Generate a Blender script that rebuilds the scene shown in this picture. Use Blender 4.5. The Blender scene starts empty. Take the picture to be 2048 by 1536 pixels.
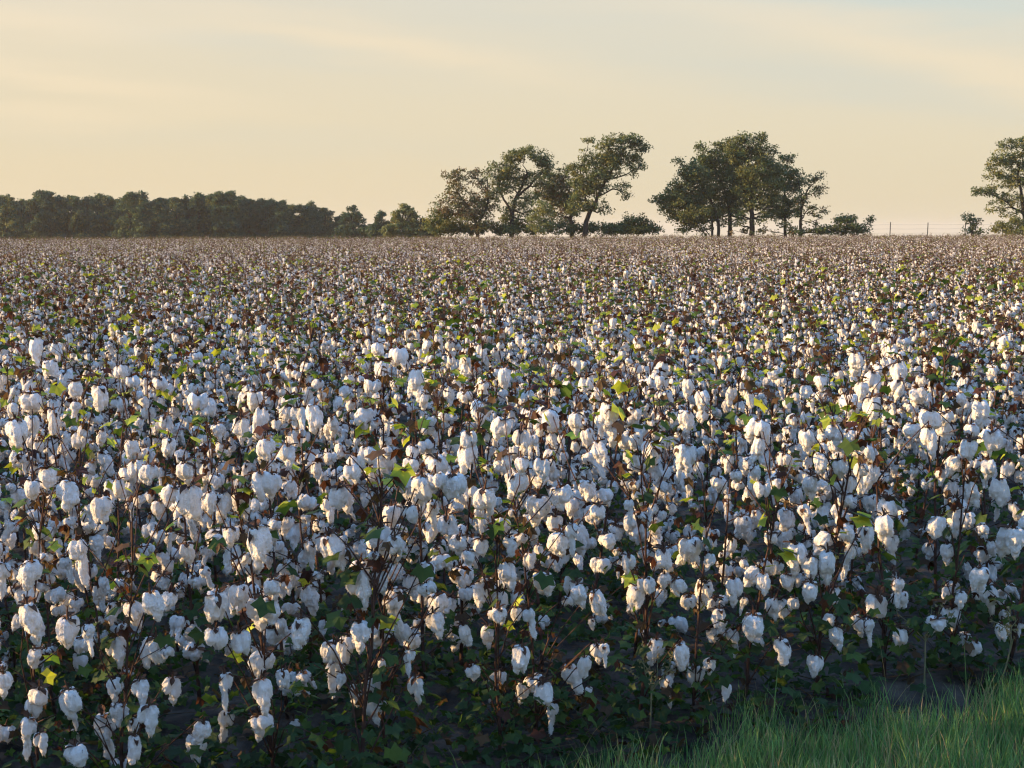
import bpy, bmesh, math, random
import numpy as np
from mathutils import Vector, Matrix, noise
R = math.radians
rng = np.random.default_rng(7)
random.seed(7)
scn = bpy.context.scene

# ------------------------------------------------------------------ camera
CAM_H, FPX = 1.70, 2048 * 52 / 36.0
HORIZON = 459.0
PITCH = math.atan((768 - HORIZON) / FPX)
ROLL = R(0.17)
cam_d = bpy.data.cameras.new('camera')
cam = bpy.data.objects.new('camera', cam_d)
scn.collection.objects.link(cam)
cam_d.sensor_width = 36; cam_d.lens = 52; cam_d.clip_start = 0.05; cam_d.clip_end = 6000
cam_mat = Matrix.Translation((0, 0, CAM_H)) @ Matrix.Rotation(R(90) - PITCH, 4, 'X') @ Matrix.Rotation(-ROLL, 4, 'Z')
cam.matrix_world = cam_mat
scn.camera = cam
CR = np.array(cam_mat.to_3x3())

def ray(px, py):
    d = CR @ np.array([(px - 1024) / FPX, (768 - py) / FPX, -1.0])
    return d
def at(px, py, Y):
    d = ray(px, py)
    return np.array([0, 0, CAM_H]) + d * (Y / d[1])

# ------------------------------------------------------------------ light
SUN_EL, SUN_AZ = R(10.0), R(-95.0)           # azimuth from +Y, clockwise positive: the sun is low on the left
sun_dir = Vector((math.sin(SUN_AZ) * math.cos(SUN_EL), math.cos(SUN_AZ) * math.cos(SUN_EL), math.sin(SUN_EL)))
sd = bpy.data.lights.new('sun', 'SUN'); sun = bpy.data.objects.new('sun', sd)
scn.collection.objects.link(sun)
sd.energy = 5.0; sd.angle = R(0.6); sd.color = (1.0, 0.64, 0.29)
sun.rotation_euler = sun_dir.to_track_quat('Z', 'Y').to_euler()
sun.location = (-60, 20, 40)

world = bpy.data.worlds.new('World'); scn.world = world; world.use_nodes = True
nt = world.node_tree; N = nt.nodes; L = nt.links
for n in list(N): N.remove(n)
def nd(tree, t, **kw):
    n = tree.nodes.new(t)
    for k, v in kw.items(): setattr(n, k, v)
    return n
wout = nd(nt, 'ShaderNodeOutputWorld'); bg = nd(nt, 'ShaderNodeBackground')
bg.inputs['Strength'].default_value = 0.05
sky = nd(nt, 'ShaderNodeTexSky', sky_type='NISHITA')
sky.sun_disc = False; sky.sun_elevation = SUN_EL; sky.sun_rotation = SUN_AZ
sky.air_density = 1.0; sky.dust_density = 0.6; sky.ozone_density = 2.0
tc = nd(nt, 'ShaderNodeTexCoord'); sx = nd(nt, 'ShaderNodeSeparateXYZ')
L.new(tc.outputs['Generated'], sx.inputs[0])
def wmath(op, a, b=None, c=None, clamp=False):
    n = nd(nt, 'ShaderNodeMath', operation=op, use_clamp=clamp)
    for i, x in enumerate((a, b, c)):
        if x is None: continue
        if isinstance(x, (int, float)): n.inputs[i].default_value = x
        else: L.new(x, n.inputs[i])
    return n.outputs[0]
def wmix(f, a, b):
    n = nd(nt, 'ShaderNodeMix', data_type='RGBA')
    for s, x in ((n.inputs[0], f), (n.inputs[6], a), (n.inputs[7], b)):
        if isinstance(x, (int, float)): s.default_value = x
        elif isinstance(x, tuple): s.default_value = (*x, 1)
        else: L.new(x, s)
    return n.outputs[2]
def wramp(f, pts):
    n = nd(nt, 'ShaderNodeValToRGB'); cr = n.color_ramp
    while len(cr.elements) < len(pts): cr.elements.new(0.5)
    for e, (p, c) in zip(cr.elements, pts): e.position = p; e.color = (*c, 1)
    L.new(f, n.inputs[0]); return n.outputs[0]
# thin evening cloud veil, brightest and creamiest low down, opening to clear blue overhead
veil = wramp(sx.outputs['Z'], [(0.0, (7.75, 6.55, 4.5)), (0.06, (7.85, 6.75, 4.8)), (0.16, (7.6, 6.85, 5.3)), (0.34, (6.0, 6.4, 6.8)), (1.0, (6.0, 7.0, 9.0))])
warm_side = wmath('MULTIPLY_ADD', sx.outputs['X'], -1.6, 0.28, clamp=True)
veil = wmix(wmath('MULTIPLY', warm_side, 0.6), veil, (8.3, 6.7, 4.35))
wz = nd(nt, 'ShaderNodeTexNoise'); wz.inputs['Scale'].default_value = 1; wz.inputs['Detail'].default_value = 4
wm = nd(nt, 'ShaderNodeMapping'); wm.inputs['Scale'].default_value = (9, 9, 60); wm.inputs['Rotation'].default_value = (0, R(-9), 0)
L.new(tc.outputs['Generated'], wm.inputs['Vector']); L.new(wm.outputs[0], wz.inputs['Vector'])
wob = wmath('MULTIPLY_ADD', wz.outputs['Fac'], .030, -.015)
yy = wmath('MAXIMUM', sx.outputs['Y'], .05)
az = wmath('DIVIDE', sx.outputs['X'], yy); ele = wmath('ADD', wmath('DIVIDE', sx.outputs['Z'], yy), wob)
def band(a0, e0, m, ln, w, col, k):
    """a long thin cirrus streak lying at a bearing and height in the sky"""
    global veil
    da = wmath('ADD', az, -a0); de = wmath('SUBTRACT', wmath('ADD', ele, -e0), wmath('MULTIPLY', da, m))
    q = wmath('ADD', wmath('POWER', wmath('DIVIDE', wmath('ABSOLUTE', da), ln), 2.0), wmath('POWER', wmath('DIVIDE', wmath('ABSOLUTE', de), w), 2.0))
    g_ = wmath('POWER', 2.718, wmath('MULTIPLY', q, -1.0))
    veil = wmix(wmath('MULTIPLY', g_, k * .78), veil, col)
WARM, GREY, BLUE_ = (9.3, 7.45, 5.0), (6.7, 6.5, 5.45), (5.9, 6.5, 5.9)
band(.27, .150, -.06, .16, .014, BLUE_, .85); band(.21, .099, -.13, .19, .015, GREY, .75); band(-.20, .126, -.16, .13, .010, GREY, .5); band(.02, .142, -.05, .20, .012, GREY, .45); band(-.16, .060, -.05, .25, .012, GREY, .25)
band(-.315, .138, -.05, .11, .013, WARM, .75); band(-.30, .104, -.16, .11, .008, WARM, .75); band(-.085, .123, -.17, .11, .011, WARM, .7); band(.24, .126, -.20, .17, .013, WARM, .55); band(-.31, .078, .0, .08, .009, WARM, .6); band(.36, .095, -.15, .10, .014, WARM, .5)
cover = wramp(sx.outputs['Z'], [(0.0, (1, 1, 1)), (0.155, (0.97,) * 3), (0.34, (0.55,) * 3), (0.60, (0.25,) * 3), (1.0, (0.2,) * 3)])
blue = nd(nt, 'ShaderNodeMix', data_type='RGBA', blend_type='MULTIPLY'); blue.inputs[0].default_value = 1
L.new(sky.outputs[0], blue.inputs[6]); blue.inputs[7].default_value = (3.8, 6.8, 9.3, 1)
final = wmix(cover, blue.outputs[2], veil)
dim = nd(nt, 'ShaderNodeVectorMath', operation='SCALE'); dim.inputs['Scale'].default_value = 0.845
L.new(final, dim.inputs[0]); L.new(dim.outputs[0], bg.inputs['Color']); L.new(bg.outputs[0], wout.inputs['Surface'])

scn.view_settings.view_transform = 'Standard'; scn.view_settings.look = 'None'
scn.view_settings.exposure = 1.24; scn.view_settings.gamma = 1.0
scn.render.engine = 'CYCLES'
scn.cycles.max_bounces = 8; scn.cycles.transmission_bounces = 6; scn.cycles.diffuse_bounces = 4
scn.cycles.filter_width = 1.25

# ------------------------------------------------------------------ helpers
def link(o, parent=None):
    scn.collection.objects.link(o)
    if parent is not None: o.parent = parent
    return o
def tag(o, label=None, cat=None, group=None, kind=None):
    if label: o['label'] = label
    if cat: o['category'] = cat
    if group: o['group'] = group
    if kind: o['kind'] = kind
    return o
def empty(name, loc, rz=0.0, parent=None):
    o = bpy.data.objects.new(name, None); o.empty_display_size = 0.1
    o.location = loc; o.rotation_euler = (0, 0, rz)
    return link(o, parent)

class MB:
    """collects vertices, faces, material indices and a tint per vertex; builds ONE mesh"""
    def __init__(s): s.v = []; s.f = []; s.m = []; s.c = []; s.n = 0
    def add(s, v, f, mat=0, col=(1, 1, 1)):
        v = np.asarray(v, float).reshape(-1, 3); f = np.asarray(f, int)
        s.v.append(v); s.f.append(f + s.n); s.m.append(np.full(len(f), mat, int))
        c = np.asarray(col, float)
        s.c.append(np.tile(c, (len(v), 1)) if c.ndim == 1 else c); s.n += len(v)
    def add_mb(s, o, M=None, mat_map=None):
        for v, f, m, c, base in o.items():
            vv = v if M is None else v @ M[:3, :3].T + M[:3, 3]
            s.v.append(vv); s.f.append(f - base + s.n); s.c.append(c)
            s.m.append(m if mat_map is None else np.array([mat_map[i] for i in m])); s.n += len(v)
    def items(s):
        b = 0
        for v, f, m, c in zip(s.v, s.f, s.m, s.c):
            yield v, f, m, c, b
            b += len(v)
    def mesh(s, name, mats, smooth=False):
        me = bpy.data.meshes.new(name)
        V = np.concatenate(s.v) if s.v else np.zeros((0, 3))
        loops = np.concatenate([f.ravel() for f in s.f]); tot = np.concatenate([np.full(len(f), f.shape[1]) for f in s.f])
        start = np.concatenate([[0], np.cumsum(tot)[:-1]])
        me.vertices.add(len(V)); me.vertices.foreach_set('co', V.astype(np.float32).ravel())
        me.loops.add(len(loops)); me.loops.foreach_set('vertex_index', loops.astype(np.int32))
        me.polygons.add(len(tot)); me.polygons.foreach_set('loop_start', start.astype(np.int32))
        try: me.polygons.foreach_set('loop_total', tot.astype(np.int32))
        except Exception: pass
        for m in mats: me.materials.append(m)
        me.polygons.foreach_set('material_index', np.concatenate(s.m).astype(np.int32))
        me.polygons.foreach_set('use_smooth', np.full(len(tot), smooth))
        C = np.concatenate(s.c); C = np.hstack([C, np.ones((len(C), 1))])
        a = me.attributes.new('tint', 'FLOAT_COLOR', 'POINT'); a.data.foreach_set('color', C.astype(np.float32).ravel())
        me.update(calc_edges=True); return me
    def build(s, name, mats, parent=None, smooth=False):
        return link(bpy.data.objects.new(name, s.mesh(name, mats, smooth)), parent)
    def tube(s, pts, rad, sides=5, mat=0, col=(1, 1, 1)):
        P = np.asarray(pts, float); n = len(P); rad = np.broadcast_to(np.asarray(rad, float), (n,))
        T = np.gradient(P, axis=0); T /= np.linalg.norm(T, axis=1)[:, None] + 1e-9
        ref = np.array([0.13, 0.97, 0.2]) if abs(T[0, 2]) > .6 else np.array([0.1, 0.2, 0.97])
        A = np.cross(T, ref); A /= np.linalg.norm(A, axis=1)[:, None] + 1e-9; B = np.cross(T, A)
        t = np.linspace(0, 2 * np.pi, sides, endpoint=False)
        V = P[:, None] + rad[:, None, None] * (np.cos(t)[None, :, None] * A[:, None] + np.sin(t)[None, :, None] * B[:, None])
        i = np.arange(n - 1)[:, None] * sides; j = np.arange(sides)[None]; k = (j + 1) % sides
        F = np.stack([i + j, i + k, i + sides + k, i + sides + j], -1).reshape(-1, 4)
        s.add(V.reshape(-1, 3), F, mat, col)

def rotm(ax, ay, az):
    return np.array(Matrix.Rotation(az, 3, 'Z') @ Matrix.Rotation(ay, 3, 'Y') @ Matrix.Rotation(ax, 3, 'X'))

# ------------------------------------------------------------------ materials
def material(name):
    m = bpy.data.materials.new(name); m.use_nodes = True
    t = m.node_tree
    for n in list(t.nodes): t.nodes.remove(n)
    return m, t, nd(t, 'ShaderNodeOutputMaterial')
def leafy(name, trans=0.4, vary=0.25, tr_gain=(1.25, 1.2, 0.55), nscale=14):
    m, t, out = material(name)
    at_ = nd(t, 'ShaderNodeAttribute', attribute_name='tint')
    tcn = nd(t, 'ShaderNodeTexCoord'); nz = nd(t, 'ShaderNodeTexNoise'); nz.inputs['Scale'].default_value = nscale; nz.inputs['Detail'].default_value = 3
    t.links.new(tcn.outputs['Object'], nz.inputs['Vector'])
    mr = nd(t, 'ShaderNodeMapRange'); mr.inputs['From Min'].default_value = .3; mr.inputs['From Max'].default_value = .7
    mr.inputs['To Min'].default_value = 1 - vary; mr.inputs['To Max'].default_value = 1 + vary
    t.links.new(nz.outputs['Fac'], mr.inputs['Value'])
    mul = nd(t, 'ShaderNodeVectorMath', operation='SCALE'); t.links.new(at_.outputs['Color'], mul.inputs[0]); t.links.new(mr.outputs[0], mul.inputs['Scale'])
    p = nd(t, 'ShaderNodeBsdfPrincipled'); p.inputs['Roughness'].default_value = 0.62
    p.inputs['Specular IOR Level'].default_value = 0.25
    t.links.new(mul.outputs[0], p.inputs['Base Color'])
    g = nd(t, 'ShaderNodeVectorMath', operation='MULTIPLY'); g.inputs[1].default_value = tr_gain
    t.links.new(mul.outputs[0], g.inputs[0])
    tr = nd(t, 'ShaderNodeBsdfTranslucent'); t.links.new(g.outputs[0], tr.inputs['Color'])
    mx = nd(t, 'ShaderNodeMixShader'); mx.inputs[0].default_value = trans
    t.links.new(p.outputs[0], mx.inputs[1]); t.links.new(tr.outputs[0], mx.inputs[2]); t.links.new(mx.outputs[0], out.inputs['Surface'])
    return m
def noisy(name, c1, c2, scale, rough=0.9, bump=0.0, detail=6, spec=0.2, bscale=None):
    m, t, out = material(name)
    tcn = nd(t, 'ShaderNodeTexCoord'); nz = nd(t, 'ShaderNodeTexNoise'); nz.inputs['Scale'].default_value = scale; nz.inputs['Detail'].default_value = detail
    t.links.new(tcn.outputs['Object'], nz.inputs['Vector'])
    cr = nd(t, 'ShaderNodeValToRGB'); cr.color_ramp.elements[0].position = .34; cr.color_ramp.elements[1].position = .68
    cr.color_ramp.elements[0].color = (*c1, 1); cr.color_ramp.elements[1].color = (*c2, 1)
    t.links.new(nz.outputs['Fac'], cr.inputs[0])
    p = nd(t, 'ShaderNodeBsdfPrincipled'); p.inputs['Roughness'].default_value = rough; p.inputs['Specular IOR Level'].default_value = spec
    t.links.new(cr.outputs[0], p.inputs['Base Color'])
    if bump:
        n2 = nz
        if bscale:
            n2 = nd(t, 'ShaderNodeTexNoise'); n2.inputs['Scale'].default_value = bscale; n2.inputs['Detail'].default_value = 8
            t.links.new(tcn.outputs['Object'], n2.inputs['Vector'])
        b = nd(t, 'ShaderNodeBump'); b.inputs['Strength'].default_value = bump; b.inputs['Distance'].default_value = 0.02
        t.links.new(n2.outputs['Fac'], b.inputs['Height']); t.links.new(b.outputs[0], p.inputs['Normal'])
    t.links.new(p.outputs[0], out.inputs['Surface']); return m
def cotton_material():
    m, t, out = material('cotton_lint')
    tcn = nd(t, 'ShaderNodeTexCoord')
    nz = nd(t, 'ShaderNodeTexNoise'); nz.inputs['Scale'].default_value = 160; nz.inputs['Detail'].default_value = 5; nz.inputs['Distortion'].default_value = 1.2
    n2 = nd(t, 'ShaderNodeTexNoise'); n2.inputs['Scale'].default_value = 35; n2.inputs['Detail'].default_value = 4
    for z in (nz, n2): t.links.new(tcn.outputs['Object'], z.inputs['Vector'])
    cr = nd(t, 'ShaderNodeValToRGB'); cr.color_ramp.elements[0].position = .3; cr.color_ramp.elements[1].position = .6
    cr.color_ramp.elements[0].color = (.76, .73, .69, 1); cr.color_ramp.elements[1].color = (.90, .89, .88, 1)
    t.links.new(n2.outputs['Fac'], cr.inputs[0])
    b = nd(t, 'ShaderNodeBump'); b.inputs['Strength'].default_value = 1.0; b.inputs['Distance'].default_value = 0.006
    t.links.new(nz.outputs['Fac'], b.inputs['Height'])
    d = nd(t, 'ShaderNodeBsdfDiffuse'); t.links.new(cr.outputs[0], d.inputs['Color']); t.links.new(b.outputs[0], d.inputs['Normal'])
    tr = nd(t, 'ShaderNodeBsdfTranslucent'); tr.inputs['Color'].default_value = (.88, .84, .78, 1)
    mx = nd(t, 'ShaderNodeMixShader'); mx.inputs[0].default_value = 0.27
    t.links.new(d.outputs[0], mx.inputs[1]); t.links.new(tr.outputs[0], mx.inputs[2]); t.links.new(mx.outputs[0], out.inputs['Surface'])
    return m
M_COTTON = cotton_material()
M_BUR = noisy('dry_bur', (.035, .016, .010), (.11, .055, .03), 60, .85)
M_STEM = noisy('cotton_stem', (.032, .016, .012), (.090, .046, .033), 25, .75, .4)
M_LEAF = leafy('cotton_leaf', .45, .3)
M_BARK = noisy('tree_bark', (.022, .017, .013), (.055, .043, .033), 3, .95, .5)
M_TREE = leafy('tree_leaves', .30, .3, (1.2, 1.15, .6), 1.2)
M_GRASS = leafy('grass_blades', .35, .25, (1.15, 1.2, .7), 9)
M_WOODPOST = noisy('fence_post_wood', (.03, .026, .022), (.07, .06, .05), 9, .9, .5)
M_WIRE = noisy('fence_wire', (.05, .05, .05), (.10, .10, .10), 3, .6)

def ground_material():
    m, t, out = material('field_soil')
    g = nd(t, 'ShaderNodeNewGeometry'); sp = nd(t, 'ShaderNodeSeparateXYZ'); t.links.new(g.outputs['Position'], sp.inputs[0])
    def nz(scale, det):
        n = nd(t, 'ShaderNodeTexNoise'); n.inputs['Scale'].default_value = scale; n.inputs['Detail'].default_value = det
        t.links.new(g.outputs['Position'], n.inputs['Vector']); return n.outputs['Fac']
    def ramp(f, a, b, p0=.35, p1=.65):
        c = nd(t, 'ShaderNodeValToRGB'); c.color_ramp.elements[0].position = p0; c.color_ramp.elements[1].position = p1
        c.color_ramp.elements[0].color = (*a, 1); c.color_ramp.elements[1].color = (*b, 1); t.links.new(f, c.inputs[0]); return c.outputs[0]
    soil = ramp(nz(9, 9), (.030, .024, .020), (.10, .078, .062))
    pas = ramp(nz(.05, 6), (.05, .06, .022), (.11, .10, .045))
    far = nd(t, 'ShaderNodeMapRange'); far.inputs['From Min'].default_value = 151; far.inputs['From Max'].default_value = 154
    t.links.new(sp.outputs['Y'], far.inputs['Value'])
    mx = nd(t, 'ShaderNodeMix', data_type='RGBA'); t.links.new(far.outputs[0], mx.inputs[0]); t.links.new(soil, mx.inputs[6]); t.links.new(pas, mx.inputs[7])
    p = nd(t, 'ShaderNodeBsdfPrincipled'); p.inputs['Roughness'].default_value = .95; p.inputs['Specular IOR Level'].default_value = .1
    t.links.new(mx.outputs[2], p.inputs['Base Color'])
    b = nd(t, 'ShaderNodeBump'); b.inputs['Strength'].default_value = .9; b.inputs['Distance'].default_value = .03
    t.links.new(nz(22, 9), b.inputs['Height']); t.links.new(b.outputs[0], p.inputs['Normal'])
    t.links.new(p.outputs[0], out.inputs['Surface']); return m

# ------------------------------------------------------------------ ground
EDGE_P = np.array([-1.25, 4.02]); EDGE_A = math.atan2(1.46, 3.05)
E = np.array([math.cos(EDGE_A), math.sin(EDGE_A)]); NRM = np.array([-E[1], E[0]])
def edge_off(x, y): return (np.asarray(x) - EDGE_P[0]) * NRM[0] + (np.asarray(y) - EDGE_P[1]) * NRM[1]
def ground_z(x, y):
    x = np.asarray(x, float); y = np.asarray(y, float); o = edge_off(x, y)
    f = np.where((o > -.35) & (o < 30), .035 * np.cos(2 * np.pi * o / .76), 0)   # low beds under the rows
    r = .014 * np.sin(x * 7.1 + 1.3 * np.sin(y * 5.3)) * np.sin(y * 8.3 + x * 2.1)
    return np.where((np.abs(x) < 30) & (y < 40), f + r, 0) - np.maximum(0, y - 162) * .006
def axis(near_lo, near_hi, step, lo, hi):
    a = list(np.arange(near_lo, near_hi, step)); s = step; v = near_hi
    while v < hi: a.append(v); s *= 1.35; v += s
    a.append(hi); s = step; v = near_lo; b = []
    while True:
        s *= 1.35; v -= s
        if v < lo: break
        b.append(v)
    return np.array([lo] + b[::-1] + a)
gx = axis(-4, 5, .06, -2500, 2500); gy = axis(1.5, 9, .06, -300, 4500)
X, Y = np.meshgrid(gx, gy); Z = ground_z(X, Y)
g = MB(); nx, ny = len(gx), len(gy)
i, j = np.meshgrid(np.arange(nx - 1), np.arange(ny - 1)); b0 = (j * nx + i).ravel()
g.add(np.stack([X, Y, Z], -1).reshape(-1, 3), np.stack([b0, b0 + 1, b0 + nx + 1, b0 + nx], -1))
tag(g.build('ground', [ground_material()], smooth=True), kind='structure')

# ------------------------------------------------------------------ cotton bolls
def ico(sub=2):
    bm = bmesh.new(); bmesh.ops.create_icosphere(bm, subdivisions=sub, radius=1)
    v = np.array([x.co[:] for x in bm.verts]); f = np.array([[q.index for q in p.verts] for p in bm.faces]); bm.free(); return v, f
ICO = ico(2)
def remesh_lobes(lobes, voxel):
    m = MB()
    for c, r in lobes: m.add(ICO[0] * np.array(r) + np.array(c), ICO[1])
    me = m.mesh('lobes', []); o = link(bpy.data.objects.new('lobes', me))
    md = o.modifiers.new('r', 'REMESH'); md.mode = 'VOXEL'; md.voxel_size = voxel
    sm = o.modifiers.new('s', 'SMOOTH'); sm.iterations = 2; sm.factor = .5
    dg = bpy.context.evaluated_depsgraph_get(); ev = o.evaluated_get(dg).to_mesh()
    v = np.array([x.co[:] for x in ev.vertices]); nrm = np.array([x.normal[:] for x in ev.vertices])
    f = [list(p.vertices) for p in ev.polygons]
    o.evaluated_get(dg).to_mesh_clear(); bpy.data.objects.remove(o); bpy.data.meshes.remove(me)
    return v, nrm, np.array([q for q in f if len(q) == 4])
def make_boll(seed, kind):
    r = np.random.default_rng(seed); lob = []
    nl = {'small': 3, 'oval': 4, 'droop': 4, 'long': 3, 'twin': 4, 'wide': 5}[kind]
    R0 = {'small': .012, 'oval': .019, 'droop': .018, 'long': .014, 'twin': .020, 'wide': .029}[kind]
    base = {'small': .015, 'oval': .0225, 'droop': .0205, 'long': .018, 'twin': .019, 'wide': .0235}[kind]
    a0 = r.uniform(0, 6.28)
    for k in range(nl):                                        # the locks, each a long soft lobe hanging from the bur
        a = a0 + k * 2 * np.pi / nl + r.normal(0, .2); rr = base * r.uniform(.88, 1.12)
        rz = rr * {'small': r.uniform(1.0, 1.3), 'oval': r.uniform(1.3, 1.9), 'droop': r.uniform(1.6, 3.2), 'long': r.uniform(1.3, 2.0), 'twin': r.uniform(1.2, 1.7), 'wide': r.uniform(1.2, 1.9)}[kind]
        c = np.array([math.cos(a) * R0, math.sin(a) * R0, .010 - rz])
        lob.append((c, (rr, rr, rz)))
        if kind in ('droop', 'wide', 'oval') and r.random() < .4:
            c2 = c * np.array([.8, .8, 1]) + np.array([0, 0, -rz * .8]); lob.append((c2, (rr * .7, rr * .6, rz * .7)))
    tails = {'long': 1, 'twin': 2}.get(kind, 0)
    for q in range(tails):
        a = r.uniform(0, 6.28) if tails == 1 else a0 + q * math.pi
        o = np.array([math.cos(a), math.sin(a), 0]) * (.006 if tails == 1 else .020); z0 = -.03
        for w in range(3 if tails == 1 else 2):
            rr = r.uniform(.014, .019) * (1 - .14 * w); rz = r.uniform(.030, .042); z0 -= rz * .75
            o = o + np.array([*r.normal(0, .003, 2), 0]); lob.append((o + np.array([0, 0, z0]), (rr, rr * .85, rz)))
    v, nrm, f = remesh_lobes(lob, .0050)
    s0 = r.uniform(0, 100)
    d = np.array([.0042 * noise.noise(Vector((p * 45 + s0).tolist())) + .006 * noise.noise(Vector((p * 17 + s0).tolist())) for p in v])
    fz = np.array([  .0042 * noise.noise(Vector((p[0] * 110 + s0, p[1] * 110, p[2] * 26))) + .0024 * noise.noise(Vector((p * 230 + s0).tolist())) for p in v])
    d = d + fz * (1 + np.clip(-v[:, 2] / .08, 0, 1.3))
    v = v + nrm * d[:, None]
    b = MB(); b.add(v, f)
    NF = 150; idx = r.integers(0, len(v), NF)                            # loose fibres standing off the lint
    P = v[idx]; D = nrm[idx] * .8 + r.normal(0, .45, (NF, 3)) + np.array([0, 0, -.7]); D /= np.linalg.norm(D, axis=1)[:, None]
    ln = r.uniform(.004, .011, NF)[:, None]; S = np.cross(D, r.normal(0, 1, (NF, 3))); S /= np.linalg.norm(S, axis=1)[:, None]
    V = np.stack([P - S * .0010 - nrm[idx] * .002, P + S * .0010 - nrm[idx] * .002, P + D * ln], 1).reshape(-1, 3)
    b.add(V, np.arange(3 * NF).reshape(-1, 3))
    return b, v
def make_bur(seed):
    r = np.random.default_rng(seed); b = MB(); n = r.integers(4, 6)
    for k in range(n):
        a = k * 2 * np.pi / n + r.normal(0, .15); l = r.uniform(.030, .048); w = r.uniform(.010, .016); up = r.uniform(-.95, .75)
        t = np.array([0, .35, .7, 1.0]); wid = np.array([.5, 1, .75, .02]) * w
        rad = .008 + t * l * math.cos(up); z = .004 + t * l * math.sin(up) - .006 * t * t * 2 + r.normal(0, .001)
        dx, dy = math.cos(a), math.sin(a)
        V = []
        for q in range(4):
            for s, zz in ((-1, .004), (0, 0), (1, .004)): V.append((dx * rad[q] - dy * s * wid[q], dy * rad[q] + dx * s * wid[q], z[q] + zz))
        F = [[q * 3 + s, q * 3 + s + 1, q * 3 + s + 4, q * 3 + s + 3] for q in range(3) for s in range(2)]
        b.add(V, F, 0)
    b.tube([(0, 0, -.006), (0, 0, .012), (r.normal(0, .004), r.normal(0, .004), .035)], [.008, .004, .0022], 5)
    return b
BOLLS = []
for k, kind in enumerate(['oval', 'oval', 'oval', 'wide', 'wide', 'droop', 'droop', 'droop', 'droop', 'twin', 'twin', 'long', 'long', 'small', 'small']):
    b, v = make_boll(100 + k, kind); bur = make_bur(200 + k)
    both = MB(); both.add_mb(b); both.add_mb(bur, None, {0: 1})
    BOLLS.append(dict(kind=kind, w=float((np.ptp(v[:, 0]) + np.ptp(v[:, 1])) / 2), h=float(-v[:, 2].min()), lint=b.mesh('cotton_boll', [M_COTTON], True),
                      bur=bur.mesh('bur', [M_BUR]), both=both.mesh('cotton_boll_with_bur', [M_COTTON, M_BUR], True), mb=both))
print('bolls', [(b['kind'], round(b['w'], 3), round(b['h'], 3), len(b['both'].polygons)) for b in BOLLS])
W_VAR = np.array([1.0, 1.0, 1.0, .9, .9, 1.3, 1.3, 1.3, 1.3, .3, .3, .45, .45, .8, .8]); W_VAR /= W_VAR.sum()

# ------------------------------------------------------------------ cotton plants
def leaf_into(mb, pos, yaw, droop, size, col, r, curl=.25, mat=0):
    """one five-lobed cotton leaf on a thin stalk"""
    lob = [(-2.3, .55), (-1.70, .50), (-1.12, .88), (-.58, .64), (0, 1.0), (.58, .64), (1.12, .88), (1.70, .50), (2.3, .55)]
    P = [(0, 0, 0)] + [(math.cos(a) * l * (1 + r.normal(0, .06)), math.sin(a) * l, -curl * l * l + r.normal(0, .05)) for a, l in lob]
    P = np.array(P) * size; P[:, 0] += size * .15
    M = rotm(r.normal(0, .35), droop, yaw)
    F = [[0, k, k + 1] for k in range(1, len(lob))]
    c = np.clip(np.array(col) * r.uniform(.75, 1.3), 0, 1)
    mb.add(P @ M.T + pos, F, mat, c)
C_TAN = (.21, .145, .10)
C_DARK, C_MID, C_YEL, C_RED, C_BRN = (.034, .066, .020), (.060, .100, .020), (.33, .38, .045), (.065, .024, .014), (.075, .044, .022)
def pick_leaf_col(z, r, dry):
    u = r.random()
    if dry: return C_MID if u < .10 else C_YEL if u < .18 else C_RED if u < .30 else C_BRN if u < .48 else C_TAN
    if z < .45: return C_DARK if u < .64 else C_MID if u < .90 else C_RED if u < .93 else C_BRN
    if z < .75: return C_DARK if u < .30 else C_MID if u < .60 else C_YEL if u < .74 else C_RED if u < .86 else C_BRN
    return C_MID if u < .34 else C_YEL if u < .56 else C_RED if u < .70 else C_BRN
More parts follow.
